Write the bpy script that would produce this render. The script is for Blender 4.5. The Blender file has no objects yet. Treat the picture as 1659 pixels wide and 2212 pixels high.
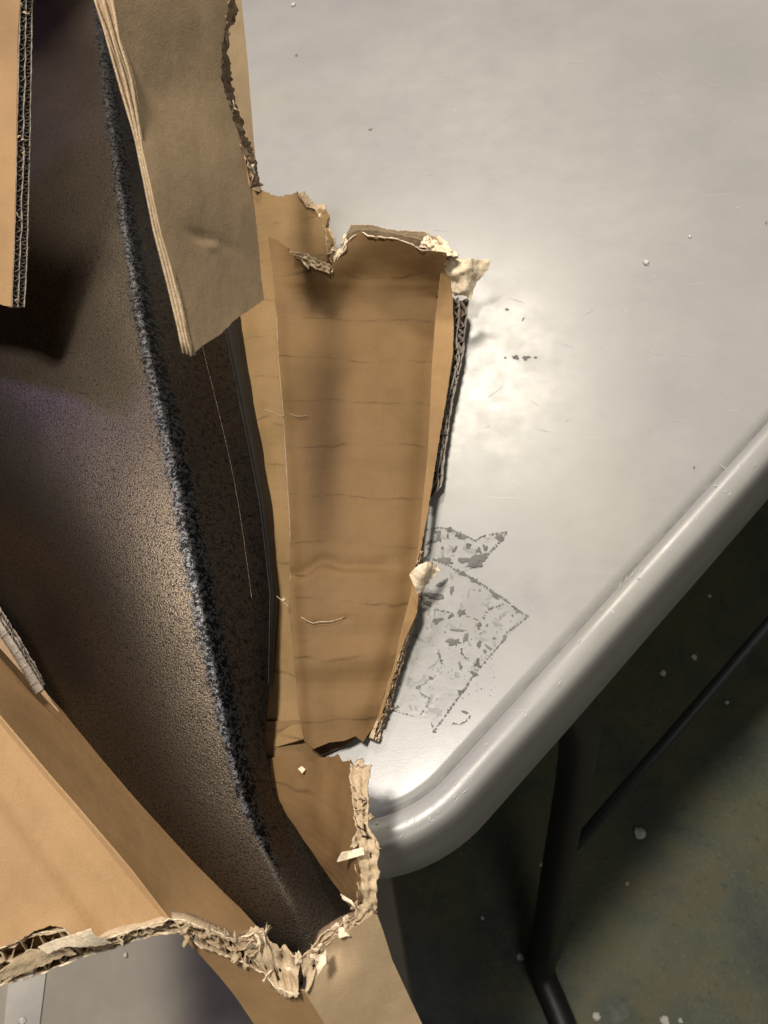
import bpy, math, random
import numpy as np
from mathutils import Vector, Matrix, noise
from mathutils.geometry import delaunay_2d_cdt
random.seed(7)
S = bpy.context.scene
COL = S.collection

# ---------------------------------------------------------------- camera
F, CX, CY, H = 1820.0, 829.5, 1106.0, 0.5
_dn = np.array([340, 1050, 1820.]); _dn /= np.linalg.norm(_dn)
_u = -_dn
_v = np.array([0, -1., 0]); _v -= _v.dot(_u) * _u; _v /= np.linalg.norm(_v)
_x = np.cross(_v, _u)
def to_world(w): return Vector((float(w.dot(_x)), float(w.dot(_v)), float(w.dot(_u))))
CAM = Vector((0, 0, H))
cd = bpy.data.cameras.new('camera'); cam = bpy.data.objects.new('camera', cd); COL.objects.link(cam)
r, d, f = (to_world(np.array(a, float)) for a in ((1, 0, 0), (0, 1, 0), (0, 0, 1)))
cam.matrix_world = Matrix(((r.x, -d.x, -f.x, 0), (r.y, -d.y, -f.y, 0), (r.z, -d.z, -f.z, H), (0, 0, 0, 1)))
cd.sensor_fit = 'HORIZONTAL'; cd.sensor_width = 36; cd.lens = 36 * F / 1659
cd.clip_start = 0.01; cd.clip_end = 60
cd.dof.use_dof = True; cd.dof.focus_distance = 0.50; cd.dof.aperture_fstop = 20
S.camera = cam

# ---------------------------------------------------------------- world and lamps
wd = bpy.data.worlds.new('World'); S.world = wd; wd.use_nodes = True
wd.node_tree.nodes['Background'].inputs[0].default_value = (1.0, 0.95, 0.86, 1)
wd.node_tree.nodes['Background'].inputs[1].default_value = 0.06
def area(name, loc, target, sx, sy, power, col):
    l = bpy.data.lights.new(name, 'AREA'); l.shape = 'RECTANGLE'; l.size = sx; l.size_y = sy
    l.energy = power; l.color = col
    o = bpy.data.objects.new(name, l); COL.objects.link(o); o.location = loc
    o.rotation_euler = (Vector(target) - Vector(loc)).to_track_quat('-Z', 'Y').to_euler()
    return o
area('ceiling_lamp', (-0.31, 0.26, 2.2), (-.05, .15, 0), 0.34, 0.22, 57, (1, .93, .83))
area('ceiling_lamp_far', (-0.28, 2.15, 2.2), (0, .2, 0), 0.46, 0.34, 48, (1, .91, .77))
area('fill_lamp', (1.0, -1.5, 2.0), (0, .15, 0), 0.9, 0.9, 11, (1, .97, .90))  # unseen soft fill added on the camera side to brighten the table skirt
area('screen_glow', (-2.1, 1.7, 2.3), (-.3, .3, .1), 0.30, 0.30, 13, (.42, .34, 1))
S.view_settings.view_transform = 'Standard'; S.view_settings.look = 'None'
S.view_settings.exposure = 0; S.view_settings.gamma = 1; S.view_settings.use_curve_mapping = False

# ---------------------------------------------------------------- helpers
def ray(px, py): return to_world(np.array([(px - CX) / F, (py - CY) / F, 1.]))
def at_depth(px, py, dep): return CAM + ray(px, py) * dep
def at(px, py, z=0.0):
    q = ray(px, py); return CAM + q * ((z - H) / q.z)
def dep_of(px, py, z): return (z - H) / ray(px, py).z

def link(name, verts, faces, m, parent=None, smooth=True, solid=0, uvs=None, offset=0):
    me = bpy.data.meshes.new(name); me.from_pydata([tuple(v) for v in verts], [], faces); me.update()
    if smooth: me.polygons.foreach_set('use_smooth', [True] * len(me.polygons))
    if uvs is not None:
        ul = me.uv_layers.new(name='UVMap')
        for l in me.loops: ul.data[l.index].uv = uvs[l.vertex_index]
    me.materials.append(m)
    o = bpy.data.objects.new(name, me); COL.objects.link(o)
    if parent: o.parent = parent
    if solid:
        s = o.modifiers.new('thickness', 'SOLIDIFY'); s.thickness = solid; s.offset = offset
    return o
def empty(name, label, cat, loc=(0, 0, 0), group=None):
    o = bpy.data.objects.new(name, None); COL.objects.link(o); o.location = loc; o.empty_display_size = .02
    o['label'] = label; o['category'] = cat
    if group: o['group'] = group
    bpy.context.view_layer.update()
    return o
def keep(o, p):
    o.parent = p; o.matrix_parent_inverse = Matrix.Translation(-Vector(p.location))
def tag(o, label=None, cat=None, group=None, kind=None):
    for k, v_ in (('label', label), ('category', cat), ('group', group), ('kind', kind)):
        if v_: o[k] = v_
    return o

# ---------------------------------------------------------------- materials
def mat(name, base=(.5, .5, .5), rough=.6, metal=0, spec=.5):
    m = bpy.data.materials.new(name); m.use_nodes = True
    nt = m.node_tree; b = nt.nodes['Principled BSDF']
    b.inputs['Base Color'].default_value = (*base, 1); b.inputs['Roughness'].default_value = rough
    b.inputs['Metallic'].default_value = metal; b.inputs['Specular IOR Level'].default_value = spec
    return m, nt, b
class N:
    def __init__(s, nt): s.nt = nt; s.tc = nt.nodes.new('ShaderNodeTexCoord')
    def noise(s, scale, detail=4, rough=.55, co='Object', vec=None, dist=0):
        n = s.nt.nodes.new('ShaderNodeTexNoise'); n.inputs['Scale'].default_value = scale
        n.inputs['Detail'].default_value = detail; n.inputs['Roughness'].default_value = rough
        n.inputs['Distortion'].default_value = dist
        s.nt.links.new(vec if vec is not None else s.tc.outputs[co], n.inputs['Vector']); return n.outputs['Fac']
    def vor(s, scale, feat='F1', co='Object', vec=None, rnd=1):
        n = s.nt.nodes.new('ShaderNodeTexVoronoi'); n.inputs['Scale'].default_value = scale; n.feature = feat
        n.inputs['Randomness'].default_value = rnd
        s.nt.links.new(vec if vec is not None else s.tc.outputs[co], n.inputs['Vector']); return n.outputs['Distance']
    def map(s, scale=(1, 1, 1), rot=(0, 0, 0), co='Object', loc=(0, 0, 0)):
        n = s.nt.nodes.new('ShaderNodeMapping'); n.inputs['Scale'].default_value = scale
        n.inputs['Rotation'].default_value = rot; n.inputs['Location'].default_value = loc
        s.nt.links.new(s.tc.outputs[co], n.inputs['Vector']); return n.outputs[0]
    def ramp(s, fac, stops):
        n = s.nt.nodes.new('ShaderNodeValToRGB'); e = n.color_ramp.elements
        while len(e) < len(stops): e.new(.5)
        for k, (p, c) in enumerate(stops):
            e[k].position = p; e[k].color = (*c, 1) if isinstance(c, tuple) else (c, c, c, 1)
        s.nt.links.new(fac, n.inputs[0]); return n.outputs[0]
    def math(s, op, a, b=None, c=None):
        n = s.nt.nodes.new('ShaderNodeMath'); n.operation = op
        for k, q in enumerate((a, b, c)):
            if q is None: continue
            if isinstance(q, (int, float)): n.inputs[k].default_value = q
            else: s.nt.links.new(q, n.inputs[k])
        return n.outputs[0]
    def mix(s, fac, a, b, mode='MIX'):
        n = s.nt.nodes.new('ShaderNodeMix'); n.data_type = 'RGBA'; n.blend_type = mode
        for k, q in ((0, fac), (6, a), (7, b)):
            if isinstance(q, (int, float)): n.inputs[k].default_value = q
            elif isinstance(q, tuple): n.inputs[k].default_value = (*q, 1)
            else: s.nt.links.new(q, n.inputs[k])
        return n.outputs[2]
    def bump(s, h, dist, strength=1, prev=None):
        n = s.nt.nodes.new('ShaderNodeBump'); n.inputs['Distance'].default_value = dist
        n.inputs['Strength'].default_value = strength; s.nt.links.new(h, n.inputs['Height'])
        if prev is not None: s.nt.links.new(prev, n.inputs['Normal'])
        return n.outputs[0]
    def set(s, b, **k):
        for a, q in k.items(): s.nt.links.new(q, b.inputs[a.replace('_', ' ')])

def kraft(name, base, ribs=False, lines=False, wear=.12):
    m, nt, b = mat(name, base, .72, spec=.25); n = N(nt)
    dk = tuple(c * .78 for c in base); lt = tuple(min(1, c * 1.14) for c in base)
    big = n.ramp(n.noise(14, 5, .6), [(.3, dk), (.5, base), (.72, lt)])
    fine = n.noise(1400, 3, .7)
    fib = n.noise(260, 4, .65, vec=n.map((1, .25, 1), (0, 0, .5)))
    c = n.mix(.35, big, n.ramp(fine, [(.25, tuple(k * .62 for k in base)), (.75, tuple(min(1, k * 1.3) for k in base))]))
    c = n.mix(n.ramp(fib, [(.55, 0.), (.85, .35)]), c, tuple(k * .6 for k in base))
    nb = n.bump(n.noise(900, 3, .6), .0004, .35)
    nb = n.bump(n.noise(35, 3, .5), .004, .22, nb)
    if ribs:
        wv = nt.nodes.new('ShaderNodeTexWave'); wv.bands_direction = 'Y'; wv.inputs['Scale'].default_value = 1
        wv.inputs['Distortion'].default_value = .6; wv.inputs['Detail'].default_value = 1
        nt.links.new(n.map((60, 60, 1), co='UV'), wv.inputs['Vector'])
        nb = n.bump(wv.outputs['Fac'], .0005, .09, nb)
        sp = n.noise(1, 3, .6, vec=n.map((12, 60, 1), co='UV'))
        c = n.mix(n.ramp(sp, [(.5, 0.), (.75, .30)]), c, tuple(k * .62 for k in base))
    if lines:
        su = nt.nodes.new('ShaderNodeSeparateXYZ'); nt.links.new(n.tc.outputs['UV'], su.inputs[0])
        wob = n.math('MULTIPLY', n.noise(1, 3, .6, vec=n.map((14, 22, 1), co='UV')), .022)
        y = n.math('ADD', su.outputs['Y'], wob)
        fr = n.math('FRACT', n.math('DIVIDE', y, .0335))
        dd = n.math('ABSOLUTE', n.math('SUBTRACT', fr, .5))
        ln = n.ramp(dd, [(.004, 1.), (.034, 0.)])
        msk = n.ramp(n.noise(1, 3, .6, vec=n.map((40, 25, 1), co='UV')), [(.40, 0.), (.60, .68)])
        c = n.mix(n.math('MULTIPLY', ln, msk), c, tuple(k * .42 for k in base))
    n.set(b, Base_Color=c, Normal=nb)
    return m
KR = kraft('kraft', (.36, .222, .105))
KW = kraft('kraft_ribbed', (.178, .104, .042), True, True)
KL = kraft('kraft_ribbed_lit', (.24, .15, .066), True, True)  # lighter copy of the ribbed kraft, stronger light on the strip put into its colour
KO = kraft('kraft_outer', (.43, .31, .185))
KF = kraft('kraft_fold', (.33, .20, .09), True)
def torn(name, base, c2):
    m, nt, b = mat(name, base, .9, spec=.1); n = N(nt)
    c = n.ramp(n.noise(220, 5, .7), [(.3, c2), (.55, base), (.8, tuple(min(1, k * 1.25) for k in base))])
    n.set(b, Base_Color=c, Normal=n.bump(n.noise(700, 4, .7), .0010, .8))
    return m
TP = torn('torn_paper', (.53, .41, .27), (.42, .31, .19))
TL = torn('torn_paper_pale', (.84, .71, .52), (.64, .51, .34))
FL = torn('flute_paper', (.36, .26, .165), (.24, .17, .10))
FG = torn('flute_paper_grey', (.30, .26, .22), (.20, .165, .135))

def hammer():
    m, nt, b = mat('hammered_paint', (.03, .03, .03), .4, spec=.5); n = N(nt)
    h = n.noise(1050, 2, .6, dist=.4)
    h2 = n.noise(900, 2, .5)
    cell = n.ramp(h, [(.40, 0.), (.52, 1.)])
    c = n.mix(cell, (.026, .022, .020), (.112, .088, .064))
    b.inputs['Metallic'].default_value = .95
    big = n.noise(9, 3, .5)
    c = n.mix(n.ramp(big, [(.35, 0.), (.7, .25)]), c, (.03, .024, .018))
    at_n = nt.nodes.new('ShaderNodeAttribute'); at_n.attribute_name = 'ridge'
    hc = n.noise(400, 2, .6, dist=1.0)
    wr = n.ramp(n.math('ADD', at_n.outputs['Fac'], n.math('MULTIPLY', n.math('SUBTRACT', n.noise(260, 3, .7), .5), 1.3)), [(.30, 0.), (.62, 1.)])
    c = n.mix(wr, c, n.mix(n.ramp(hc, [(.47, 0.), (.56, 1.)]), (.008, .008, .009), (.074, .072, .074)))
    rg = n.ramp(h, [(.4, .55), (.56, .38)])
    nb = n.bump(h, .0006, .34); nb = n.bump(h2, .0004, .15, nb)
    n.set(b, Base_Color=c, Normal=nb, Roughness=rg)
    
    return m
HM = hammer()

def plastic():
    m, nt, b = mat('grey_plastic', (.42, .415, .40), .35, spec=.5); n = N(nt)
    bl = n.noise(5, 5, .6)
    c = n.ramp(bl, [(.3, (.255, .25, .24)), (.55, (.30, .292, .276)), (.75, (.335, .324, .302))])
    sm = n.noise(45, 5, .7)
    c = n.mix(n.ramp(sm, [(.60, 0.), (.80, .35)]), c, (.22, .213, .198))
    scr = n.noise(1, 3, .7, vec=n.map((14, 330, 14), (0, 0, .35)))
    c = n.mix(n.ramp(scr, [(.66, 0.), (.74, .2)]), c, (.55, .54, .52))
    rg = n.ramp(n.noise(38, 6, .72), [(.3, .26), (.7, .38)])
    nb = n.bump(n.noise(900, 3, .6), .0004, .12)
    nb = n.bump(n.noise(5, 2, .5), .010, .06, nb)
    nb = n.bump(n.noise(60, 3, .6), .0010, .05, nb)
    n.set(b, Base_Color=c, Roughness=rg, Normal=nb)
    return m
PL = plastic()

def floor_mat():
    m, nt, b = mat('sealed_concrete', (.07, .075, .06), .42, spec=.4); n = N(nt)
    c = n.ramp(n.noise(6.5, 7, .66), [(.34, (.040, .046, .038)), (.46, (.068, .076, .050)), (.56, (.098, .088, .046)), (.66, (.060, .068, .052)), (.76, (.125, .135, .108))])
    c = n.mix(n.ramp(n.noise(9, 4, .6), [(.5, 0.), (.75, .45)]), c, (.10, .115, .05))
    c = n.mix(n.ramp(n.noise(5, 3, .6, vec=n.map(loc=(4, 2, 1))), [(.6, 0.), (.75, .5)]), c, (.20, .10, .055))
    c = n.mix(n.ramp(n.noise(170, 5, .75), [(.58, 0.), (.74, .5)]), c, (.20, .20, .17))
    c = n.mix(n.ramp(n.noise(90, 5, .75, vec=n.map(loc=(3, 1, 0))), [(.56, 0.), (.72, .6)]), c, (.018, .02, .016))
    n.set(b, Base_Color=c, Normal=n.bump(n.noise(240, 5, .7), .003, .5), Roughness=n.ramp(n.noise(12, 4, .6), [(.3, .35), (.7, .55)]))
    return m
FLR = floor_mat()
def speck(name, base, rough=.6, metal=0, sc=200, var=.25, bmp=.0004):
    m, nt, b = mat(name, base, rough, metal); n = N(nt)
    c = n.ramp(n.noise(sc, 4, .6), [(.3, tuple(k * (1 - var) for k in base)), (.7, tuple(min(1, k * (1 + var)) for k in base))])
    n.set(b, Base_Color=c, Normal=n.bump(n.noise(sc * 2, 3, .6), bmp, .4)); return m
BLK = speck('black_paint', (.008, .008, .0085), .5)
BRC = speck('grey_paint', (.030, .032, .034), .5)
RUB = speck('rubber', (.02, .02, .02), .8)
BEN = speck('bench_laminate', (.25, .22, .175), .6, sc=25, var=.12)
BTR = speck('bench_strip', (.34, .32, .28), .6, sc=25, var=.12)
CRM = speck('crumb', (.50, .48, .43), .9)
RES = speck('tape_residue', (.105, .103, .092), .7, sc=90, var=.45)
FILM = speck('tape_film', (.25, .244, .231), .34, sc=60, var=.12)
PALE = speck('scratch_pale', (.46, .46, .45), .5)

# ---------------------------------------------------------------- setting: floor
o = link('floor', [(-6, -6, -.74), (6, -6, -.74), (6, 8, -.74), (-6, 8, -.74)], [(0, 1, 2, 3)], FLR, smooth=False)
tag(o, kind='structure')

# ---------------------------------------------------------------- folding table
def tube(name, pts, rad, m, parent=None, n=16, cap=True, sx=1):
    P = [Vector(p) for p in pts]; vs, fs = [], []
    rads = rad if isinstance(rad, (list, tuple)) else [rad] * len(P)
    up = None
    for i, p in enumerate(P):
        t = (P[min(i + 1, len(P) - 1)] - P[max(i - 1, 0)]).normalized()
        if up is None: up = t.orthogonal().normalized()
        up = (up - t * up.dot(t)).normalized(); w = t.cross(up)
        for k in range(n):
            a = 2 * math.pi * k / n; vs.append(p + (up * math.cos(a) + w * math.sin(a)) * rads[i])
    for i in range(len(P) - 1):
        for k in range(n): fs.append((i * n + k, i * n + (k + 1) % n, (i + 1) * n + (k + 1) % n, (i + 1) * n + k))
    if cap: fs.append(tuple(reversed(range(n)))); fs.append(tuple(range((len(P) - 1) * n, len(P) * n)))
    return link(name, vs, fs, m, parent)
def bez(P, k=8):
    P = [Vector(p) for p in P]; out = []
    for i in range(len(P) - 1):
        a, b_, c, d_ = P[max(i - 1, 0)], P[i], P[i + 1], P[min(i + 2, len(P) - 1)]
        for j in range(k):
            t = j / k; out.append(.5 * ((2 * b_) + (c - a) * t + (2 * a - 5 * b_ + 4 * c - d_) * t * t + (3 * b_ - a - 3 * c + d_) * t ** 3))
    out.append(P[-1]); return out

table = empty('folding_table', 'grey plastic folding table with a rolled rim, its corner beside the torn box', 'table', (0, 0, -.74))
E1, E2 = Vector((.64, .77)).normalized(), Vector((-.77, .64)).normalized()   # along the long edge, across to the far side
RG = .08
c0 = Vector((-.055, .1085)) + E2 * RG                # corner centre
LX, LY = 1.7, .86
cents = [c0, c0 + E1 * LX, c0 + E1 * LX + E2 * LY, c0 + E2 * LY]
prof = [(-.02, 0), (-.006, 0), (-.0028, -.0002), (-.0014, -.0016), (.0, -.0024), (.0012, -.0021), (.0026, .0006), (.0050, .0024), (.009, .0031), (.0130, .0031), (.0165, .0018), (.019, -.0002), (.0208, -.005),
        (.0222, -.012), (.0250, -.030), (.0278, -.047), (.0274, -.0495), (.0255, -.0495), (.0222, -.030), (.0190, -.008)]
dirs = []
angs = [math.atan2(-E2.y, -E2.x)]
ring = []
a0 = math.atan2(-E2.y, -E2.x)                        # outward normal of the near long edge
for ci, c in enumerate(cents):
    st = a0 - math.pi / 2 + ci * math.pi / 2
    for k in range(25): a = st + math.pi / 2 * k / 24; ring.append((c, Vector((math.cos(a), math.sin(a)))))
# straight edges: extra samples so that dents read
full = []
for i, (c, nv) in enumerate(ring):
    full.append((c + nv * RG, nv))
    if (i + 1) % 25 == 0:
        q = ring[(i + 1) % len(ring)]; p0 = c + nv * RG; p1 = q[0] + q[1] * RG
        for k in range(1, 60): full.append((p0.lerp(p1, k / 60), nv))
nr = len(full); vs, fs = [], []
for (of, z) in prof:
    for (p, nv) in full:
        q = p + nv * of
        wv = noise.noise(Vector((q.x * 9, q.y * 9, z * 9))) * .0006 if z < .01 and of > .004 else 0
        vs.append((q.x + nv.x * wv, q.y + nv.y * wv, z))
for j in range(len(prof) - 1):
    for i in range(nr):
        fs.append((j * nr + i, j * nr + (i + 1) % nr, (j + 1) * nr + (i + 1) % nr, (j + 1) * nr + i))
fs.append(tuple(range(nr)))
# underside sheet
k0 = len(vs)
for (p, nv) in full:
    q = p + nv * .0190; vs.append((q.x, q.y, -.012))
for i in range(nr): fs.append(((len(prof) - 1) * nr + i, (len(prof) - 1) * nr + (i + 1) % nr, k0 + (i + 1) % nr, k0 + i))
fs.append(tuple(reversed(range(k0, k0 + nr))))
top = link('table_top', vs, fs, PL); keep(top, table)
try: top.data.set_sharp_from_angle(angle=math.radians(50))
except Exception: pass

gv, gfs = [], []
for (p, nv) in full:
    j1, j2 = (noise.noise(Vector((p.x * 40, p.y * 40, k))) * .0006 for k in (1, 9))
    a, b_ = p + nv * (-.0011 + j1), p + nv * (.0011 + j2); gv += [(a.x, a.y, -.00165), (b_.x, b_.y, -.0018)]
for i in range(nr): j = (i + 1) % nr; gfs.append((2 * i, 2 * i + 1, 2 * j + 1, 2 * j))
GRV = speck('groove_dark', (.17, .167, .158), .7, sc=60, var=.25)  # darker strip laid along the rim groove
o = link('rim_groove', gv, gfs, GRV, smooth=False); keep(o, table)

# leg and brace under the corner
leg_pts = bez([at(1150, 1455, -.02), at(1200, 1480, -.05), at(1242, 1528, -.11), at(1252, 1590, -.19), at(1238, 1690, -.32), at(1208, 1850, -.48), at(1178, 2020, -.655), at(1166, 2080, -.705), at(1176, 2118, -.7225), at(1198, 2170, -.7225), at(1224, 2235, -.7225), at(1252, 2310, -.7225)], 8)
leg = tube('leg', leg_pts, .0165, BLK); keep(leg, table)
ft = tube('rubber_foot', [at(1248, 2300, -.7225), at(1262, 2335, -.7225)], .0172, RUB, leg)
leg2_top = Vector((leg_pts[0].x + E2.x * .62, leg_pts[0].y + E2.y * .62, -.012))
leg2 = tube('leg', [leg2_top, Vector((leg2_top.x, leg2_top.y, -.72))], .0165, BLK); keep(leg2, table)
tube('rubber_foot', [Vector((leg2_top.x, leg2_top.y, -.70)), Vector((leg2_top.x, leg2_top.y, -.739))], .021, RUB, leg2)
for e in (1,):
    for s_ in (0, 1):
        b_ = c0 + E1 * (LX - .15) + E2 * (s_ * (LY - .05))
        l3 = tube('leg', [(b_.x, b_.y, -.012), (b_.x, b_.y, -.72)], .0165, BLK); keep(l3, table)
        tube('rubber_foot', [(b_.x, b_.y, -.70), (b_.x, b_.y, -.739)], .021, RUB, l3)
br = tube('brace', [at(1196, 1880, -.50), at(1450, 1590, -.42), at(1740, 1255, -.34), Vector((c0.x + E1.x * .75 + E2.x * .25, c0.y + E1.y * .75 + E2.y * .25, -.014))], .0065, BRC); keep(br, table)

# tape residue and smudges on the table top
def blob(px, py, w, h, ang, z, n=12, jag=.35):
    pts = []
    ph = random.random() * 50
    for k in range(n):
        a = 2 * math.pi * k / n; rr = 1 + jag * noise.noise(Vector((math.cos(a) * 1.6 + ph, math.sin(a) * 1.6, ph))) * 2
        x, y = w * rr * math.cos(a), h * rr * math.sin(a)
        pts.append(at(px + x * math.cos(ang) - y * math.sin(ang), py + x * math.sin(ang) + y * math.cos(ang), z))
    return pts
rv, rf = [], []
def add_blob(*a, **k):
    p = blob(*a, **k); rf.append(tuple(range(len(rv), len(rv) + len(p)))); rv.extend(p)
def c5(x, y): return (847.1 + x * .2452, 1084.3 + y * .2452)   # zoom crop to picture coordinates
def streak(pts, w, dens=9):
    for (x0, y0), (x1, y1) in zip(pts[:-1], pts[1:]):
        L = math.hypot(x1 - x0, y1 - y0); n = max(1, int(L / dens)); a = math.atan2(y1 - y0, x1 - x0)
        for k in range(n):
            t = (k + random.random()) / n
            if random.random() < .3: continue
            p = c5(x0 + (x1 - x0) * t + random.uniform(-3, 3), y0 + (y1 - y0) * t + random.uniform(-3, 3))
            ww = w * random.uniform(.5, 1.7)
            add_blob(p[0], p[1], dens * .2452 * random.uniform(.5, 1.0), ww * .2452, a, .0004 + random.random() * .0002, n=9, jag=.5)
streak([(280, 250), (420, 222), (540, 250), (680, 310), (730, 340), (800, 300), (900, 280), (1010, 265)], 6)
streak([(1010, 265), (960, 340), (900, 400), (830, 480), (760, 560), (690, 575)], 11)
streak([(350, 500), (480, 550), (600, 620), (760, 700), (900, 800), (1010, 870), (1100, 950), (1195, 1005)], 9)
streak([(1195, 1005), (1100, 1080), (1000, 1160), (985, 1210), (900, 1310), (800, 1430), (720, 1520), (640, 1650), (540, 1780), (470, 1880), (370, 2020)], 7)
streak([(370, 2020), (340, 1940)], 5); streak([(360, 945), (470, 965), (540, 985)], 6); streak([(985, 895), (850, 945), (800, 1030)], 8)
streak([(780, 1050), (760, 1110), (780, 1160)], 9); streak([(830, 1060), (840, 1110)], 11)
streak([(410, 1330), (430, 1400), (455, 1460)], 8); streak([(610, 1280), (612, 1340), (650, 1380)], 7)
streak([(330, 1540), (300, 1590), (230, 1630), (260, 1690), (330, 1730), (310, 1800), (250, 1870)], 5)
streak([(0, 1830), (60, 1800)], 9); streak([(0, 1830), (90, 1860), (190, 1890)], 4); streak([(210, 1150), (240, 1230)], 4)
streak([(300, 400), (340, 430), (310, 470), (280, 500)], 6); streak([(520, 1950), (590, 1960), (650, 1930), (690, 1880)], 6)
streak([(650, 1000), (760, 1040)], 3); streak([(1050, 1000), (1120, 960)], 7)
for x, y, w, h, a in [(390, 260, 20, 12, 0), (410, 310, 22, 40, .1), (340, 355, 38, 15, -.3), (500, 240, 26, 14, .1), (620, 305, 45, 18, .1), (670, 380, 26, 20, 0), (545, 415, 34, 15, -.5),
                      (440, 403, 10, 8, 0), (490, 300, 9, 14, 0), (565, 290, 12, 16, .3), (480, 515, 70, 24, .3), (640, 510, 60, 20, .1), (770, 490, 62, 30, -.5), (720, 555, 65, 22, 0), (940, 310, 30, 24, .4),
                      (760, 425, 22, 22, .5), (820, 400, 18, 26, 0), (620, 625, 30, 18, .3), (440, 712, 52, 17, -.6), (525, 775, 15, 30, .1), (375, 820, 62, 26, .1), (315, 895, 32, 20, .4), (770, 775, 10, 10, 0),
                      (920, 825, 45, 15, .5), (720, 690, 50, 14, .5), (610, 975, 34, 25, -.5), (395, 1045, 45, 20, -.4), (520, 1000, 30, 10, -.6), (590, 1130, 52, 10, .1), (540, 1235, 48, 30, .1), (650, 1190, 20, 40, .3),
                      (600, 1440, 13, 28, 0), (765, 1255, 20, 22, .3), (760, 1085, 18, 18, 0), (815, 1310, 12, 12, 0), (750, 1420, 22, 30, .3), (720, 1510, 24, 18, 0), (605, 1670, 18, 18, 0), (900, 1200, 12, 8, 0),
                      (990, 1190, 14, 20, 0), (850, 1280, 30, 8, .6), (340, 1550, 14, 12, 0), (230, 1630, 16, 16, 0), (640, 1850, 20, 8, .3), (370, 2020, 12, 8, 0)]:
    p = c5(x, y); add_blob(p[0], p[1], w * .27, h * .27, a, .0006 + random.random() * .0003, n=14, jag=.55)
for _ in range(60):
    t, s_ = random.random(), random.random()
    p = c5(150 + 700 * t + 100 * s_, 1000 + 800 * s_ + 150 * t - 500 * t * s_ * .4)
    add_blob(p[0], p[1], random.uniform(.6, 2.2), random.uniform(.5, 1.2), random.random() * 3, .00035, n=8, jag=.5)
for _ in range(14):
    add_blob(1128 + random.gauss(0, 12), 771 + random.gauss(0, 3.5), random.uniform(2, 6), random.uniform(1, 2), .1, .00035 + random.random() * .0002, n=10, jag=.5)
for x, y in [(640, 120), (1040, 590), (985, 628), (1095, 668), (1655, 482), (1500, 1010), (800, 280), (1130, 690)]: add_blob(x, y, 4, 2, random.random() * 3, .00035, n=10, jag=.6)
gv2, gf2 = rv, rf
rv, rf = [], []
def inpoly(x, y, P):
    c = False; j = len(P) - 1
    for i in range(len(P)):
        if (P[i][1] > y) != (P[j][1] > y) and x < (P[j][0] - P[i][0]) * (y - P[i][1]) / (P[j][1] - P[i][1]) + P[i][0]: c = not c
        j = i
    return c
PF = [(240, 260), (420, 235), (560, 265), (730, 350), (990, 282), (880, 400), (690, 560), (620, 635), (1170, 1005), (970, 1200), (705, 1510), (370, 1990), (330, 1900), (190, 1880), (0, 1830), (-40, 1500), (20, 1150), (120, 700)]
k = 0
while k < 150:
    x, y = random.uniform(-40, 1190), random.uniform(240, 2000)
    if not inpoly(x, y, PF): continue
    k += 1; p = c5(x, y); sz_ = random.choice([1.5, 2.5, 4, 6]); add_blob(p[0], p[1], sz_ * random.uniform(.8, 2), sz_ * random.uniform(.4, .9), random.random() * 3.1, .00028 + random.random() * .0001, n=16, jag=.7)
RES2 = speck('tape_film_dark', (.17, .167, .155), .4, sc=80, var=.3)
o = link('residue_patch', rv, rf, RES2, smooth=False); keep(o, table)
rv, rf = gv2, gf2
o = link('tape_residue', rv, rf, RES, smooth=False); keep(o, table); o['label'] = 'dark flaky tape residue stuck to the table'
fv = [c5(*p) for p in [(240, 260), (420, 225), (560, 255), (730, 340), (1010, 262), (900, 400), (700, 580), (620, 625), (1195, 1005), (985, 1210), (720, 1520), (370, 2020), (330, 1900), (190, 1890), (0, 1840), (-40, 1500), (20, 1150), (120, 700)]]
o = link('tape_film', [at(x, y, .0002) for x, y in fv], [tuple(range(len(fv)))], FILM, smooth=False); keep(o, table)
# pale scuffs along the rim
sv, sf = [], []
def scuff(px, py, L, w, ang, z):
    k = len(sv); n = 6
    for j in range(n + 1):
        t = j / n - .5; wj = w * (1 - abs(t) * 1.8) * random.uniform(.6, 1.3)
        x, y = px + L * t * math.cos(ang), py + L * t * math.sin(ang)
        sv.append(at(x - wj * math.sin(ang), y + wj * math.cos(ang), z)); sv.append(at(x + wj * math.sin(ang), y - wj * math.cos(ang), z))
    for j in range(n): sf.append((k + 2 * j, k + 2 * j + 1, k + 2 * j + 3, k + 2 * j + 2))
for x, y in [(1340, 1262), (1352, 1250), (1366, 1240), (1300, 1316), (1320, 1300), (1385, 1228), (895, 1772), (905, 1780), (880, 1775), (960, 1704), (985, 1690), (1010, 1680), (1180, 1490), (1620, 985), (1600, 1000)]:
    scuff(x, y, random.uniform(8, 18), .8, random.uniform(-1.4, -1.2), .0036)
def rim_scuff():
    i = random.randrange(nr); i = random.choice([i, random.randrange(0, 90)]); p, nv = full[i]; of = random.uniform(.004, .016); c = p + nv * of
    if not (-.2 < c.x < .4): return
    a = random.gauss(1.0, .5); L = random.uniform(.0006, .0028); w_ = random.uniform(.00012, .0004); dx, dy = math.cos(a), math.sin(a); k = len(sv); z_ = .0036
    sv.extend([(c.x - dx * L, c.y - dy * L, z_), (c.x - dy * w_, c.y + dx * w_, z_), (c.x + dx * L, c.y + dy * L, z_), (c.x + dy * w_, c.y - dx * w_, z_)]); sf.append((k, k + 1, k + 2, k + 3))
for _ in range(260): rim_scuff()
for _ in range(40):
    x = random.uniform(900, 1600); y = random.uniform(60, 1050)
    scuff(x, y, random.uniform(10, 60), .5, random.uniform(-.8, .9), .00025)
o = link('scuff', sv, sf, PALE, smooth=False); keep(o, table)

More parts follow.
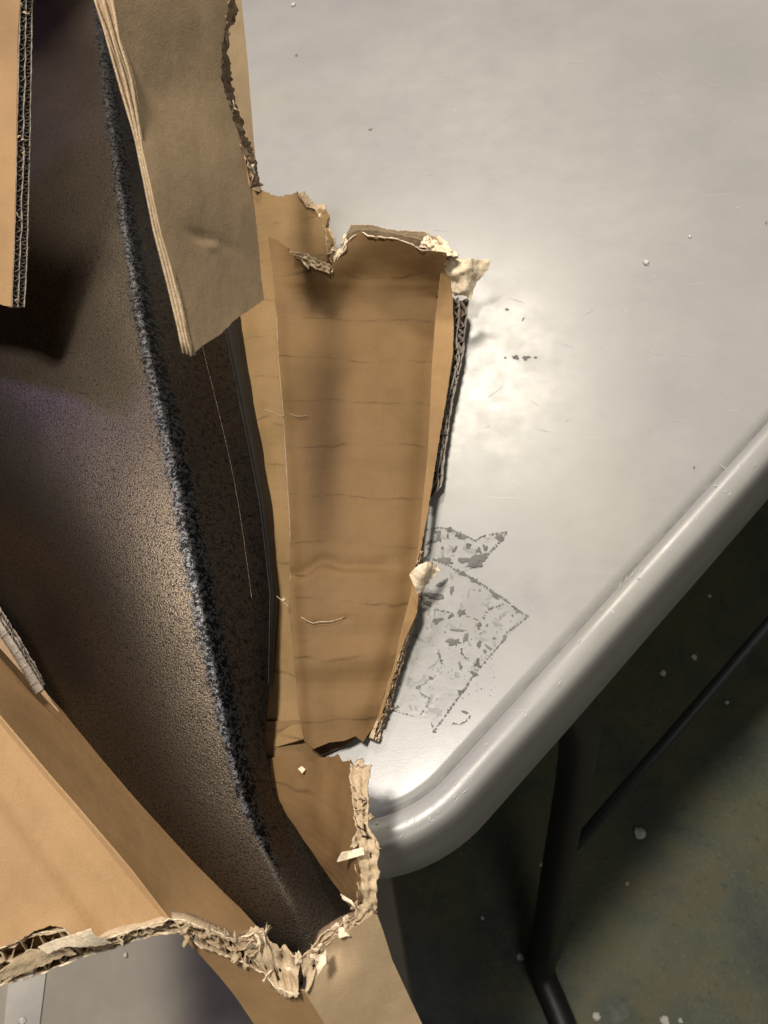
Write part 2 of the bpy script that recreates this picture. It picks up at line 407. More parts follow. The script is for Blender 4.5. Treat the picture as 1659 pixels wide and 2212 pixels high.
# ---------------------------------------------------------------- low bench under the box end
bench = empty('low_bench', 'brownish grey bench top far below the torn bottom edge of the box', 'bench', (-.5, 0, -.74))
def boxmesh(name, quad, z0, z1, m, parent, bev=.003):
    n = len(quad)
    vs = [(p[0], p[1], z1) for p in quad] + [(p[0], p[1], z0) for p in quad]
    fs = [tuple(range(n)), tuple(reversed(range(n, 2 * n)))] + [(i, i + n, (i + 1) % n + n, (i + 1) % n) for i in range(n)]
    o = link(name, vs, fs, m, smooth=False); keep(o, parent)
    if bev:
        md = o.modifiers.new('edge', 'BEVEL'); md.width = bev; md.segments = 2
    return o
ZB = -.28
A_, B_ = at(842, 1880, ZB), at(872, 2060, ZB)
dv = (A_ - B_).normalized(); dv.z = 0; dv.normalize(); pv = Vector((-dv.y, dv.x, 0))
q0 = B_ - dv * .25; q1 = A_ + dv * .12
boxmesh('bench_top', [q0, q1, q1 + pv * 1.2, q0 + pv * 1.2][::1], ZB - .016, ZB, BEN, bench)
for a_, b_ in ((.04, .22), (.33, .22), (.04, 1.1), (.33, 1.1)):
    c = q0 + dv * a_ + pv * b_
    boxmesh('leg', [(c.x - .02, c.y - .02), (c.x + .02, c.y - .02), (c.x + .02, c.y + .02), (c.x - .02, c.y + .02)], -.74, ZB - .016, BEN, bench)
sp = [(-30, 2190), (25, 2120), (103, 2098), (85, 2230), (-30, 2600)]
sp = [(20, 2100), (102, 2080), (82, 2240), (60, 2420), (-30, 2420), (6, 2240)]
o = link('pale_strip', [at(x, y, ZB + .002) for x, y in sp], [tuple(range(len(sp)))], BTR, smooth=False); keep(o, bench)

# ---------------------------------------------------------------- sheets
def tps(ctrl):
    """smooth depth from control points (px, py, value, mode): mode 'z' = height above table, 'd' = distance"""
    P = np.array([[c[0] / 1000, c[1] / 1000] for c in ctrl])
    y = np.array([1 / (c[2] if c[3] == 'd' else dep_of(c[0], c[1], c[2])) for c in ctrl])
    n = len(P)
    def ph(r2): return np.where(r2 > 1e-12, r2 * np.log(np.maximum(r2, 1e-12)), 0)
    K = ph(((P[:, None] - P[None]) ** 2).sum(-1)) + np.eye(n) * 1e-4
    Q = np.hstack([np.ones((n, 1)), P]); A = np.block([[K, Q], [Q.T, np.zeros((3, 3))]])
    w = np.linalg.solve(A, np.concatenate([y, np.zeros(3)]))
    def fn(px, py):
        q = np.array([px / 1000, py / 1000]); k = ph(((P - q) ** 2).sum(-1))
        return 1 / float(k @ w[:n] + w[n] + w[n + 1] * q[0] + w[n + 2] * q[1])
    return fn
def Zc(*c): return [(x, y, z, 'z') for x, y, z in c]
ZK = .62
def zk_at(x, y): return ZK * (1 - .5 * max(0, min(1, (x - 640) / 290)) * max(0, min(1, (y - 560) / 120)))
def Zk(*c): return [(x, y, z * zk_at(x, y), 'z') for x, y, z in c]
def Dc(*c): return [(x, y, z, 'd') for x, y, z in c]

def jagged(out, step=5):
    pts = []
    n = len(out)
    for i in range(n):
        a, b_ = out[i], out[(i + 1) % n]; j = a[2] if len(a) > 2 else 0
        L = math.hypot(b_[0] - a[0], b_[1] - a[1]); k = max(1, int(L / step))
        nx, ny = -(b_[1] - a[1]) / max(L, 1e-6), (b_[0] - a[0]) / max(L, 1e-6)
        for s_ in range(k):
            t = s_ / k; x = a[0] + (b_[0] - a[0]) * t; y = a[1] + (b_[1] - a[1]) * t
            if j and s_:
                q = j * (noise.noise(Vector((x * .11, y * .11, 3))) + .8 * noise.noise(Vector((x * .3, y * .3, 9)))) * 1.4
                x += nx * q; y += ny * q
            pts.append((x, y))
    return pts
def sheet(name, outline, ctrl, m, parent, grid=12, step=5, solid=.0007, rough=.0006, dz=None, back=0, fscale=28):
    fn = tps(ctrl) if isinstance(ctrl, list) else ctrl
    B = jagged(outline, step); n = len(B)
    xs = [p[0] for p in B]; ys = [p[1] for p in B]
    V2 = [Vector(p) for p in B]
    def inside(x, y):
        c = False; j = n - 1
        for i in range(n):
            if (B[i][1] > y) != (B[j][1] > y) and x < (B[j][0] - B[i][0]) * (y - B[i][1]) / (B[j][1] - B[i][1]) + B[i][0]: c = not c
            j = i
        return c
    Bn = np.array(B)
    yy = min(ys)
    row = 0
    while yy < max(ys):
        xx = min(xs) + (grid / 2 if row % 2 else 0)
        while xx < max(xs):
            if inside(xx, yy) and ((Bn - (xx, yy)) ** 2).sum(-1).min() > (grid * .45) ** 2: V2.append(Vector((xx, yy)))
            xx += grid
        yy += grid * .87; row += 1
    res = delaunay_2d_cdt(V2, [(i, (i + 1) % n) for i in range(n)], [], 1, 1e-6)
    v2, tris = res[0], res[2]
    W3 = []
    for p in v2:
        dd = fn(p.x, p.y)
        q = at_depth(p.x, p.y, dd)
        e = 3.0
        gx = at_depth(p.x + e, p.y, fn(p.x + e, p.y)) - q; gy = at_depth(p.x, p.y + e, fn(p.x, p.y + e)) - q
        nr_ = gx.cross(gy).normalized()
        if nr_.dot(CAM - q) < 0: nr_ = -nr_
        dsp = rough * (noise.noise(q * fscale) * 1.2 + .5 * noise.noise(q * fscale * 3.1))
        if dz: dsp += dz(p.x, p.y)
        W3.append(q + nr_ * (dsp - back))
    # local plane coordinates for the material
    c = sum(W3, Vector()) / len(W3)
    ax = (at_depth(c.x, c.y, 1) * 0 + to_world(np.array([1., 0.02, 0]))).normalized(); ay = to_world(np.array([0.02, -1., 0]))
    uv = [((q - c).dot(ax), (q - c).dot(ay)) for q in W3]
    tr = []
    for t in tris:
        a, b_, c_ = (W3[i] for i in t)
        nn = (b_ - a).cross(c_ - a)
        tr.append(tuple(t) if nn.dot(CAM - a) > 0 else tuple(reversed(t)))
    o = link(name, W3, tr, m, None, True, solid, uv, offset=-1)
    es = o.modifiers.new('crisp_rim', 'EDGE_SPLIT'); es.split_angle = math.radians(50)
    if parent: keep(o, parent)
    return o

def resample(P, n):
    L = [0]
    for a, b_ in zip(P[:-1], P[1:]): L.append(L[-1] + (b_ - a).length)
    out = []
    for k in range(n):
        s_ = L[-1] * k / (n - 1); i = 0
        while i < len(P) - 2 and L[i + 1] < s_: i += 1
        t = (s_ - L[i]) / max(L[i + 1] - L[i], 1e-9); out.append(P[i].lerp(P[i + 1], min(1, t)))
    return out, L[-1]
def fray(P, parent, m, r_, seed, zk=1):
    """thin pale torn lip of a paper ply"""
    A, L = resample(edge_pts(P, zk), max(20, int(sum((b_ - a).length for a, b_ in zip(edge_pts(P, zk)[:-1], edge_pts(P, zk)[1:])) / .0008)))
    pts, rr = [], []
    for i, p in enumerate(A):
        n1 = noise.noise(p * 420 + Vector((seed, 0, 0))); n2 = noise.noise(p * 170 + Vector((0, seed, 0)))
        pts.append(p + (CAM - p).normalized() * .0006 + Vector((n2, noise.noise(p * 300), n1)) * .0007); rr.append(r_ * (.75 + .9 * n1 + .6 * n2))
    keep(tube('frayed_lip', pts, rr, m, None, 7), parent)
def scrap_mesh(scraps, Aa, Bb, inn, n, rnd, sz, msc, o1):
    V, Fc = [], []
    for _ in range(scraps):
        i = rnd.randrange(n); v_ = rnd.random(); p = Aa[i].lerp(Bb[i], v_ * 1.04 - .02) - inn[i] * rnd.uniform(-.002, .0025)
        nn = (-inn[i] * 1.0 + Vector((rnd.gauss(0, .6), rnd.gauss(0, .6), rnd.gauss(0, .6)))).normalized()
        a = nn.orthogonal().normalized(); a = Matrix.Rotation(rnd.random() * 6.28, 3, nn) @ a; b_ = nn.cross(a)
        sx, sy = rnd.uniform(*sz), rnd.uniform(*sz) * .6; cu = rnd.uniform(-260, 260); k0 = len(V); g = 4
        ph = rnd.random() * 90
        for u in range(g + 1):
            for w in range(g + 1):
                x, y = (u / g - .5) * 2, (w / g - .5) * 2
                tap = 1 - .5 * (x + 1) / 2
                jx = noise.noise(Vector((x * 1.7, y * 1.7, ph))) * .45; jy = noise.noise(Vector((x * 1.7, y * 1.7, ph + 9))) * .45
                X, Y = (x + jx) * sx, (y * tap + jy) * sy
                V.append(p + a * X + b_ * Y + nn * (cu * X * X * .6 + noise.noise(Vector((x, y, ph + 4))) * .0014))
        for u in range(g):
            for w in range(g):
                q = k0 + u * (g + 1) + w; Fc.append((q, q + 1, q + g + 2, q + g + 1))
    o4 = link('torn_scraps', V, Fc, msc, None, True, .0003); o4.parent = o1

def edge_pts(P, zk): return [at_depth(*p[:3]) if len(p) == 4 else at(p[0], p[1], p[2] * (zk_at(p[0], p[1]) if zk != 1 else 1)) for p in P]
def band(name, A0, B0, parent, period=.0075, deep=.010, lay=2, jit=.5, m=FL, ml=TP, scraps=0, msc=TL, out=.0010, sz=(.002, .005), seed=1, closed=True, irregular=.3, zk=1):
    """the cut or torn edge of a corrugated board between its two faces: liners and zigzag flutes going into the board"""
    rnd = random.Random(seed)
    A1 = edge_pts(A0, zk); B1 = edge_pts(B0, zk)
    n = 260
    Aa, L = resample(A1, n); Bb, L2 = resample(B1, n)
    n = max(30, int(L / period * 10)); Aa, L = resample(A1, n); Bb, _ = resample(B1, n)
    inn = []
    for i in range(n):
        t = (Aa[min(i + 2, n - 1)] - Aa[max(i - 2, 0)]).normalized()
        w = (Bb[i] - Aa[i]).normalized(); I = t.cross(w).normalized()
        if I.dot(CAM - Aa[i]) > 0: I = -I
        inn.append((I + (Aa[i] - CAM).normalized() * .6).normalized())
    for _ in range(6): inn = [(inn[max(i - 3, 0)] + inn[i] + inn[min(i + 3, n - 1)]).normalized() for i in range(n)]
    def strip(fv, jo, dp=deep):
        vs, fs = [], []
        for i in range(n):
            p = Aa[i].lerp(Bb[i], fv(i)); e = jo(i)
            vs.append(p - inn[i] * e); vs.append(p + inn[i] * (dp * .45)); vs.append(p + inn[i] * dp)
        for i in range(n - 1):
            a = i * 3; fs += [(a, a + 1, a + 4, a + 3), (a + 1, a + 2, a + 5, a + 4)]
        return vs, fs
    def merge(lst):
        V, Fc = [], []
        for v_, f_ in lst: k = len(V); V += v_; Fc += [tuple(x + k for x in q) for q in f_]
        return V, Fc
    sd = rnd.random() * 100
    ns = lambda i, s_, k: noise.noise(Vector((i * s_, k * 7.7 + sd, sd)))
    lin, flu = [], []
    for k in range(lay + 1):
        base = .06 + .90 * k / lay
        lin.append(strip(lambda i, base=base, k=k: base + irregular * .35 * ns(i, .06, k) * (1 if 0 < k < lay else .25), lambda i, k=k: out * (.3 + jit * 2.5 * ns(i, .13, k + 20) + jit * 1.5 * ns(i, .5, k + 30))))
    for k in range(lay):
        pr = period * (1 if k % 2 == 0 else .72)
        def fv(i, k=k, pr=pr):
            s_ = L * i / (n - 1); ph = s_ / pr + irregular * 1.3 * ns(i, .05, k + 5)
            tri = abs((ph % 1) * 2 - 1); tri = tri * tri * (3 - 2 * tri)
            return (k + .04 + .92 * tri + irregular * .3 * ns(i, .1, k + 8)) / lay
        flu.append(strip(fv, lambda i, k=k: out * (-.2 + jit * 2.5 * ns(i, .2, k + 40))))
    o1 = link(name, *merge(lin), ml, None, True, .00045); keep(o1, parent)
    o2 = link('flutes', *merge(flu), m, None, True, .00035); keep(o2, parent); o2.parent = o1; o2.matrix_parent_inverse = Matrix.Translation(-Vector(parent.location)); o1.matrix_parent_inverse = Matrix.Translation(-Vector(parent.location))
    o2.matrix_parent_inverse = Matrix.Identity(4); o2.matrix_basis = Matrix.Identity(4)
    if closed:
        vs, fs = [], []
        for i in range(n): vs += [Aa[i] + inn[i] * deep * .92, Bb[i] + inn[i] * deep * .92]
        for i in range(n - 1): a = i * 2; fs.append((a, a + 1, a + 3, a + 2))
        o3 = link('core', vs, fs, FL, None); o3.parent = o1
    if scraps:
        scrap_mesh(scraps, Aa, Bb, inn, n, rnd, sz, msc, o1)
    return o1

def pulp(name, A0, B0, parent, m=TP, holes=.25, scraps=10, msc=TL, seed=1, amp=.0020, deep=.007, sz=(.002, .0045), zk=1, over=.06, cell=95):
    """torn board edge where the layers have been ripped into one ragged fibrous crust with dark openings"""
    rnd = random.Random(seed); A1, B1 = edge_pts(A0, zk), edge_pts(B0, zk)
    _, L = resample(A1, 50); n = max(20, int(L / .0009)); Aa, _ = resample(A1, n); Bb, _ = resample(B1, n); inn = []
    for i in range(n):
        t = (Aa[min(i + 2, n - 1)] - Aa[max(i - 2, 0)]).normalized(); I = t.cross((Bb[i] - Aa[i]).normalized()).normalized()
        if I.dot(CAM - Aa[i]) > 0: I = -I
        inn.append(I)
    for _ in range(8): inn = [(inn[max(i - 3, 0)] + inn[i] + inn[min(i + 3, n - 1)]).normalized() for i in range(n)]
    g = 12; V, Fc, hole = [], [], []; off = Vector((seed * 3.1, seed * 1.7, 0))
    for i in range(n):
        for k in range(g + 1):
            v_ = k / g
            q0 = Aa[i].lerp(Bb[i], v_)
            e = noise.noise(q0 * 230 + off) * .16 + noise.noise(q0 * 700 + off) * .10
            v2 = v_ * (1 + 2 * over) - over + (e if k in (0, g) else e * .5)
            q = Aa[i].lerp(Bb[i], v2)
            d_ = noise.noise(q0 * cell + off) * amp * 1.5 + abs(noise.noise(q0 * 260 + off)) * amp + noise.noise(q0 * 560 + off) * amp * .75
            s_ = L * i / (n - 1)
            cel = math.sin(2 * math.pi * v_) ** 2 * (.5 + .5 * math.sin(2 * math.pi * s_ / .0068 + (2.2 if v_ > .5 else 0) + 5 * noise.noise(Vector((s_ * 60, seed, v_))))) ** 1.5
            d_ -= .0042 * cel * (.6 + .8 * noise.noise(q0 * 60 + off))
            edge = min(v_, 1 - v_) * 2
            d_ += -.0014 * edge ** .5
            # the middle liner stands out as a ridge
            d_ += .0012 * math.exp(-((v_ - .5 + .18 * noise.noise(Vector((i * .05, seed, 2)))) / .07) ** 2)
            V.append(q - inn[i] * d_); hole.append(noise.noise(q0 * 210 + off * 2) * .7 + .3 * noise.noise(q0 * 520 + off) + cel * .55 > .78 - holes and .12 < v_ < .9)
    for i in range(n - 1):
        for k in range(g):
            a = i * (g + 1) + k
            if hole[a] and hole[a + g + 2]: continue
            Fc.append((a, a + 1, a + g + 2, a + g + 1))
    o1 = link(name, V, Fc, m, None, True, .0006); keep(o1, parent)
    vs, fs = [], []
    for i in range(n): vs += [Aa[i] + inn[i] * .001, Aa[i].lerp(Bb[i], .1) + inn[i] * deep, Aa[i].lerp(Bb[i], .9) + inn[i] * deep, Bb[i] + inn[i] * .001]
    for i in range(n - 1):
        for k in range(3): a = i * 4 + k; fs.append((a, a + 1, a + 5, a + 4))
    o3 = link('core', vs, fs, FL, None); o3.parent = o1
    if scraps: scrap_mesh(scraps, Aa, Bb, inn, n, rnd, sz, msc, o1)
    return o1

# ---------------------------------------------------------------- dark hammered metal shell inside the box
shell = empty('metal_shell', 'dark hammered metal shell with a curved ridge, lying inside the torn box', 'metal panel', (-.2, .2, .001))
_yr = [-120, 0, 400, 700, 1000, 1300, 1560, 1700, 1800, 1900, 2000, 2120]
_xr = [190, 205, 256, 305, 375, 432, 487, 520, 550, 600, 652, 700]
_zr = [.100, .102, .108, .106, .096, .079, .060, .050, .043, .034, .024, .012]
_xl = [-900, -800, -600, -480, -250, -10, 120, 220, 290, 380, 500, 620]
_xe = [340, 345, 432, 488, 563, 588, 578, 585, 650, 714, 780, 810]
_ze = [.050, .048, .042, .037, .034, .031, .025, .018, .010, .006, .005, .004]
_g = np.linspace(-200, 2200, 481)
def _sm(v_):
    q = np.interp(_g, _yr, v_); w = np.exp(-(np.arange(-60, 61) / 18.) ** 2); w /= w.sum()
    return np.convolve(np.pad(q, 60, mode='edge'), w, 'valid')
_XR, _ZR, _XL, _XE, _ZE = map(_sm, (_xr, _zr, _xl, _xe, _ze))
def fS(px, py):
    xr, zr, xl, xe, ze = (float(np.interp(py, _g, q)) for q in (_XR, _ZR, _XL, _XE, _ZE))
    a = zr - (zr - .004) * (max(0, xr - px) / (xr - xl)) ** 2.3 + .35 * max(0, xr - px) / 1e4
    b_ = zr - (zr - ze) * (max(0, px - xr) / (xe - xr)) ** 1.0
    k = .009; lo = -k * math.log(math.exp(-a / k) + math.exp(-b_ / k)) + .0016
    return dep_of(px, py, max(.0035, lo))
outS = [(-90, -90), (345, -90), (345, 0), (385, 200), (432, 400), (465, 600), (490, 716), (531, 918), (565, 1090), (587, 1282), (584, 1450), (573, 1616), (600, 1725), (658, 1812), (715, 1898), (770, 1972), (790, 2030), (660, 2108), (600, 2080), (380, 1950), (180, 1780), (-90, 1480)]
so = sheet('shell_body', outS, fS, HM, shell, grid=10, step=8, solid=.002, rough=.0004, fscale=12)
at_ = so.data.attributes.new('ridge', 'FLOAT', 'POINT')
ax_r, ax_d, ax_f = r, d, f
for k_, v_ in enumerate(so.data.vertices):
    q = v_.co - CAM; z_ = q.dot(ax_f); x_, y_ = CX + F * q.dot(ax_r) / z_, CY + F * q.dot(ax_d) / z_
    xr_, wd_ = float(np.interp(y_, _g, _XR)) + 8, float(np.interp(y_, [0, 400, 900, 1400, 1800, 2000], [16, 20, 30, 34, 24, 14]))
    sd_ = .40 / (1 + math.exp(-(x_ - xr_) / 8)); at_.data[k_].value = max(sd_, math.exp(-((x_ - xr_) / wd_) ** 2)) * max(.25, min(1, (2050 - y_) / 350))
rvs, rfs = [], []
ys_ = np.linspace(560, 1480, 90)
for y in ys_:
    xe = float(np.interp(y, [560, 716, 918, 1090, 1282, 1450, 1480], [455, 489, 530, 564, 586, 583, 582])); w_ = float(np.interp(y, [560, 700, 1000, 1300, 1480], [52, 46, 34, 22, 8]))
    e = at_depth(xe - 3, y, fS(xe - 3, y)); b_ = at(xe + w_, y, .005)
    if b_.z > e.z: b_.z = e.z
    rvs += [e, e.lerp(b_, .3) + Vector((0, 0, -.004)), b_]
for i in range(len(ys_) - 1):
    for k in (0, 1): a = i * 3 + k; rfs.append((a, a + 1, a + 4, a + 3))
SHD = speck('gap_shade', (.010, .009, .008), .75)
o = link('gap_shade_strip', rvs, rfs, SHD, None, True, .0006); keep(o, shell)  # near-black strip added to stand for the shade in the gap beside the shell
ln = [(432, 700), (438, 751), (470, 880), (498, 1000), (520, 1120), (545, 1300), (556, 1500), (563, 1640), (610, 1790), (690, 1925), (718, 1985)]
o = tube('seam', bez([at_depth(x, y, fS(x, y) - .0003) for x, y in ln[:6]], 8), .0003, HM, None, 8); keep(o, shell)

# ---------------------------------------------------------------- torn cardboard box
box = empty('cardboard_box', 'torn open brown corrugated cardboard box with ragged edges, lying on the grey table', 'cardboard box', (-.15, .2, .0))
# bottom panel on the table, hidden under the shell
bp = [(-90, 0), (400, 300), (560, 900), (590, 1300), (560, 1560), (400, 1690), (100, 1500), (-90, 1300)]
sheet('bottom_panel', bp, Zc(*[(x, y, .0025) for x, y in bp]), KR, box, grid=60, step=60, solid=.001, rough=0)
# upright flap on the left
fn1 = Dc((-60, 0, .540), (42, 18, .520), (24, 660, .515), (-60, 640, .533), (36, 257, .518), (-400, 0, .60), (-400, 640, .60))
sheet('flap', [(-400, -300), (50, -300), (44, -40), (42, 18), (37, 110), (36, 257), (33, 404), (29, 551), (24, 662, 1), (8, 660, 1), (-30, 645, 2), (-400, 640)], fn1, KR, box, grid=16, rough=.0004)
band('cut_edge', [(50, -300, .522, 1), (42, 18, .520, 1), (36, 257, .518, 1), (33, 404, .517, 1), (29, 551, .516, 1), (24, 664, .515, 1)],
     [(80, -300, .531, 1), (71, 18, .529, 1), (67, 257, .527, 1), (64, 404, .526, 1), (60, 551, .525, 1), (54, 664, .524, 1)], box, period=.0062, deep=.005, m=FG, ml=FG, jit=.25, irregular=.25, scraps=10, msc=TP, sz=(.001, .002), seed=3)
sheet('blocker_top_panel', [(-400, -330), (-40, -110), (40, -110), (30, -420), (-400, -900)], Dc((-400, -330, .60), (-40, -110, .52), (215, -150, .362), (480, -150, .464), (540, -420, .50), (-400, -900, .60)), KO, box, grid=60, step=40)  # out-of-view panel added to keep lamp light off the upper shell
ew = [at(x, -85, .10) for x in (-500, -100, 130, 235)]
ev = [Vector((p.x, p.y, z)) for z in (.003, .34) for p in ew]
keep(link('blocker_end_wall', ev, [(i, i + 1, i + 5, i + 4) for i in range(3)], KW, None, False, .006), box)  # unseen wall added to block the far lamp above the shell
# upright flap in the middle with a clean cut left edge
fn2 = Dc((243, 0, .360), (324, 397, .362), (415, 768, .368), (495, 0, .462), (551, 460, .462), (570, 647, .456), (370, 200, .399), (440, 500, .402))
F2L = [(243, 0), (257, 85), (283, 165), (305, 313), (324, 397), (349, 507), (368, 574), (390, 662), (404, 728), (415, 768)]
def dz2(x, y):
    r_ = 0
    # dent and crease near the lower end
    dd = (y - (500 + (x - 400) * .35)); r_ -= .0006 * math.exp(-(dd / 12) ** 2) * max(0, min(1, (x - 395) / 30)) * (1 if x < 470 else max(0, 1 - (x - 470) / 60))
    r_ += .0007 * math.exp(-(((x - 462) / 16) ** 2 + ((y - 530) / 9) ** 2))
    r_ += .0004 * math.exp(-(((x - 470) / 40) ** 2 + ((y - 120) / 60) ** 2))
    return r_
sheet('flap', [(238, -18), (243, 0)] + F2L[1:-1] + [(415, 768, .9), (438, 746, .9), (478, 721, .9), (507, 691, .9), (544, 666, .9), (570, 647), (564, 603), (559, 533), (551, 460), (544, 401, 2), (533, 342, 3), (507, 268, 4), (482, 184, 3), (474, 154, 2), (478, 99, 3), (489, 55, 3), (495, 0, 2), (496, -18)],
      fn2, KO, box, grid=10, rough=.0004, fscale=16, dz=dz2)
L1 = [(238, -18, .360, 1)] + [(x, y, .360 + .008 * y / 768, 1) for x, y in F2L]
L2 = [(198, -18, .3635, 1), (202, 0, .3635, 1), (221, 55, .3638, 1), (239, 121, .3645, 1), (261, 199, .3653, 1), (290, 294, .3662, 1), (313, 404, .3675, 1), (331, 496, .3685, 1), (357, 596, .3695, 1), (382, 699, .3705, 1), (395, 763, .3715, 1)]
band('cut_edge', L1, L2, box, period=.16, deep=.003, m=FL, ml=TP, jit=.12, irregular=.05, seed=5)
# layer behind it, peeled along a ragged line
sheet('outer_layer', [(470, -20), (521, -20), (522, 0), (530, 85), (540, 200), (548, 294), (551, 330, 2), (559, 397, 2), (562, 415), (540, 410), (500, 260), (466, 150), (480, 0)],
      Dc((500, -100, .565), (520, 0, .56), (548, 294, .545), (559, 397, .54), (480, 150, .53)), KO, box, grid=10)
pulp('torn_edge', [(496, -18, .463, 1), (495, 0, .462, 1), (489, 55, .461, 1), (478, 99, .458, 1), (474, 154, .457, 1), (484, 190, .458, 1), (507, 268, .459, 1), (533, 342, .460, 1), (545, 401, .460, 1)],
     [(506, -18, .49, 1), (505, 0, .49, 1), (499, 55, .49, 1), (491, 99, .49, 1), (492, 160, .49, 1), (504, 215, .49, 1), (521, 275, .49, 1), (546, 340, .487, 1), (558, 403, .484, 1)], box, m=FL, holes=.06, scraps=6, seed=8)

# side wall peeled outward: inner layer with the strip beside the shell
ctrlL = Zk((560, 410, .088), (660, 425, .088), (716, 560, .072), (600, 520, .062), (585, 620, .040), (525, 680, .022), (548, 690, .034), (606, 770, .036), (540, 854, .020), (560, 860, .031), (618, 950, .034), (567, 982, .018), (588, 990, .030), (632, 1200, .032), (588, 1197, .016), (605, 1200, .027), (636, 1400, .026), (590, 1400, .014), (655, 1600, .024), (575, 1600, .014), (665, 640, .036), (665, 850, .030), (665, 1050, .027), (672, 1250, .024), (676, 1400, .018), (676, 1560, .014), (480, 700, .006), (520, 980, .005), (545, 1200, .005), (550, 1400, .005))
sheet('inner_layer', [(545, 398), (561, 409, 2), (600, 424, 2), (643, 415, 2.5), (662, 440, 3), (681, 452, 3), (703, 450, 3), (711, 470, 3), (703, 489, 3), (719, 515, 3), (713, 540, 3), (722, 560, 2), (716, 600), (690, 650), (660, 800), (660, 1100), (670, 1400), (680, 1590), (600, 1612), (556, 1612), (550, 1450), (548, 1282), (542, 1197), (520, 982), (495, 854), (465, 700), (500, 560)],
      ctrlL, KL, box, grid=11, rough=.0012)
pulp('torn_edge', [(640, 418, .0885), (662, 442, .0875), (681, 455, .086), (697, 472, .084), (699, 495, .082), (706, 520, .079), (708, 545, .076), (716, 568, .073)],
     [(655, 416, .083), (676, 440, .082), (703, 447, .081), (712, 467, .079), (709, 490, .077), (722, 512, .075), (725, 535, .072), (724, 566, .070)], box, TP, holes=.10, scraps=8, seed=12, zk=ZK, amp=.0016, deep=.004)
# main peeled face
ctrlW = Zk((595, 520, .080), (660, 556, .098), (716, 588, .095), (782, 501, .112), (860, 518, .112), (958, 556, .100), (600, 700, .062), (700, 650, .066), (780, 600, .072), (860, 610, .070), (938, 620, .070), (760, 660, .066), (940, 680, .068),
           (608, 850, .060), (760, 850, .064), (930, 850, .066), (622, 1050, .056), (760, 1050, .060), (912, 1050, .060), (632, 1280, .050), (760, 1280, .054), (880, 1280, .052),
           (640, 1420, .045), (740, 1440, .046), (845, 1440, .040), (650, 1560, .038), (740, 1560, .034), (810, 1556, .028), (780, 1600, .026))
def dzW(x, y):
    v_ = 0
    cy = 1222 + (14 if x > 690 else 14 + (690 - x) * .45) - 12 * math.exp(-((x - 700) / 25) ** 2)
    s_ = (y - cy); fade = max(0, min(1, (880 - x) / 60))
    v_ += -.0034 * math.exp(-((s_ + 16) / 13) ** 2) * fade + .0024 / (1 + math.exp(-s_ / 2.5)) * math.exp(-max(0, s_) / 60) * fade
    v_ += .0019 * math.sin((y + .12 * x) * .055) * math.exp(-((y - 1440) / 110) ** 2)
    c2 = 1345 - abs(x - 665) * .45 + max(0, (x - 665)) * .35
    v_ += -.0014 * math.exp(-((y - c2) / 5) ** 2) * (1 if 612 < x < 760 else 0)
    c3 = 900 + .1 * (x - 620)
    v_ += -.0009 * math.exp(-((y - c3) / 4) ** 2) * (1 if x < 680 else 0)
    v_ += .0020 * math.exp(-(((x - 716) / 30) ** 2 + ((y - 640) / 30) ** 2))
    v_ += .0007 * math.exp(-((y - 590 - .03 * x) / 6) ** 2)
    xl_ = np.interp(y, [520, 768, 1004, 1282, 1560], [588, 604, 621, 632, 650]); v_ += .0030 * math.exp(-((x - xl_) / 15) ** 2)
    xr_ = np.interp(y, [566, 789, 1047, 1282, 1438, 1560], [957, 933, 916, 886, 848, 814]); v_ -= .0045 * math.exp(-((x - xr_) / 26) ** 2) * (1 if y > 640 else .3)
    return v_
sheet('side_wall', [(585, 517), (600, 521, 1.5), (625, 536, 1.5), (621, 545, 1.5), (647, 553, 1.5), (681, 573, 2), (703, 586, 1), (716, 588), (717, 570, 1), (733, 553, 1.5), (748, 536, 1.5), (752, 519, 1.5), (782, 501, 1), (793, 510, 1), (818, 513, 1), (857, 517, 1), (887, 528, 1.5), (909, 540, 1.5), (938, 543, 1.5), (962, 549, 1), (964, 566), (954, 572), (944, 680), (936, 789), (927, 961), (919, 1047), (906, 1175), (889, 1282), (884, 1293), (867, 1364), (850, 1438), (829, 1505), (814, 1560), (785, 1602, .6), (768, 1590, .4), (744, 1600, .4), (710, 1604, .4), (677, 1618, .4), (660, 1603), (643, 1522), (636, 1421), (625, 1320), (628, 1286), (630, 1154), (621, 1004), (615, 897), (604, 768), (595, 596)],
      ctrlW, KW, box, grid=8, step=4, rough=.0021, dz=dzW, fscale=22)
# stacked torn layers behind its upper edge
for k, (pts, zz, mm) in enumerate([
    ([(750, 502, 1.5), (758, 485, 1), (806, 487, 1), (836, 496, 1.5), (917, 500, 2), (943, 513, 2), (964, 532, 2), (989, 549, 1), (970, 590), (760, 590)], .076, TP),
    ([(742, 520, 2), (750, 505, 2), (772, 496, 1), (800, 497, 1.5), (850, 503, 1.5), (905, 516, 2), (930, 520, 2), (958, 534, 2), (975, 556), (960, 600), (760, 600), (735, 575), (730, 555, 2)], .080, FL)]):
    sheet('torn_layer', pts, Zk((752, 520, zz + .022), (964, 540, zz + .012), (760, 590, zz - .014), (960, 590, zz - .014), (840, 500, zz + .022)), mm, box, grid=9, rough=.0014)
fray([(716, 590, .095), (721, 569, .096), (734, 553, .100), (747, 537, .105), (751, 520, .109), (766, 509, .111), (782, 501, .1125), (793, 509, .1125), (818, 512, .1125), (857, 516, .1125), (887, 527, .110), (909, 539, .106), (938, 543, .103), (962, 550, .100)], box, TL, .00055, 51, zk=ZK)
pulp('torn_edge', [(905, 530, .104), (930, 537, .102), (962, 552, .100)], [(915, 514, .100), (950, 514, .098), (992, 548, .092)], box, TL, holes=.1, scraps=4, seed=14, zk=ZK, amp=.0012, deep=.003)
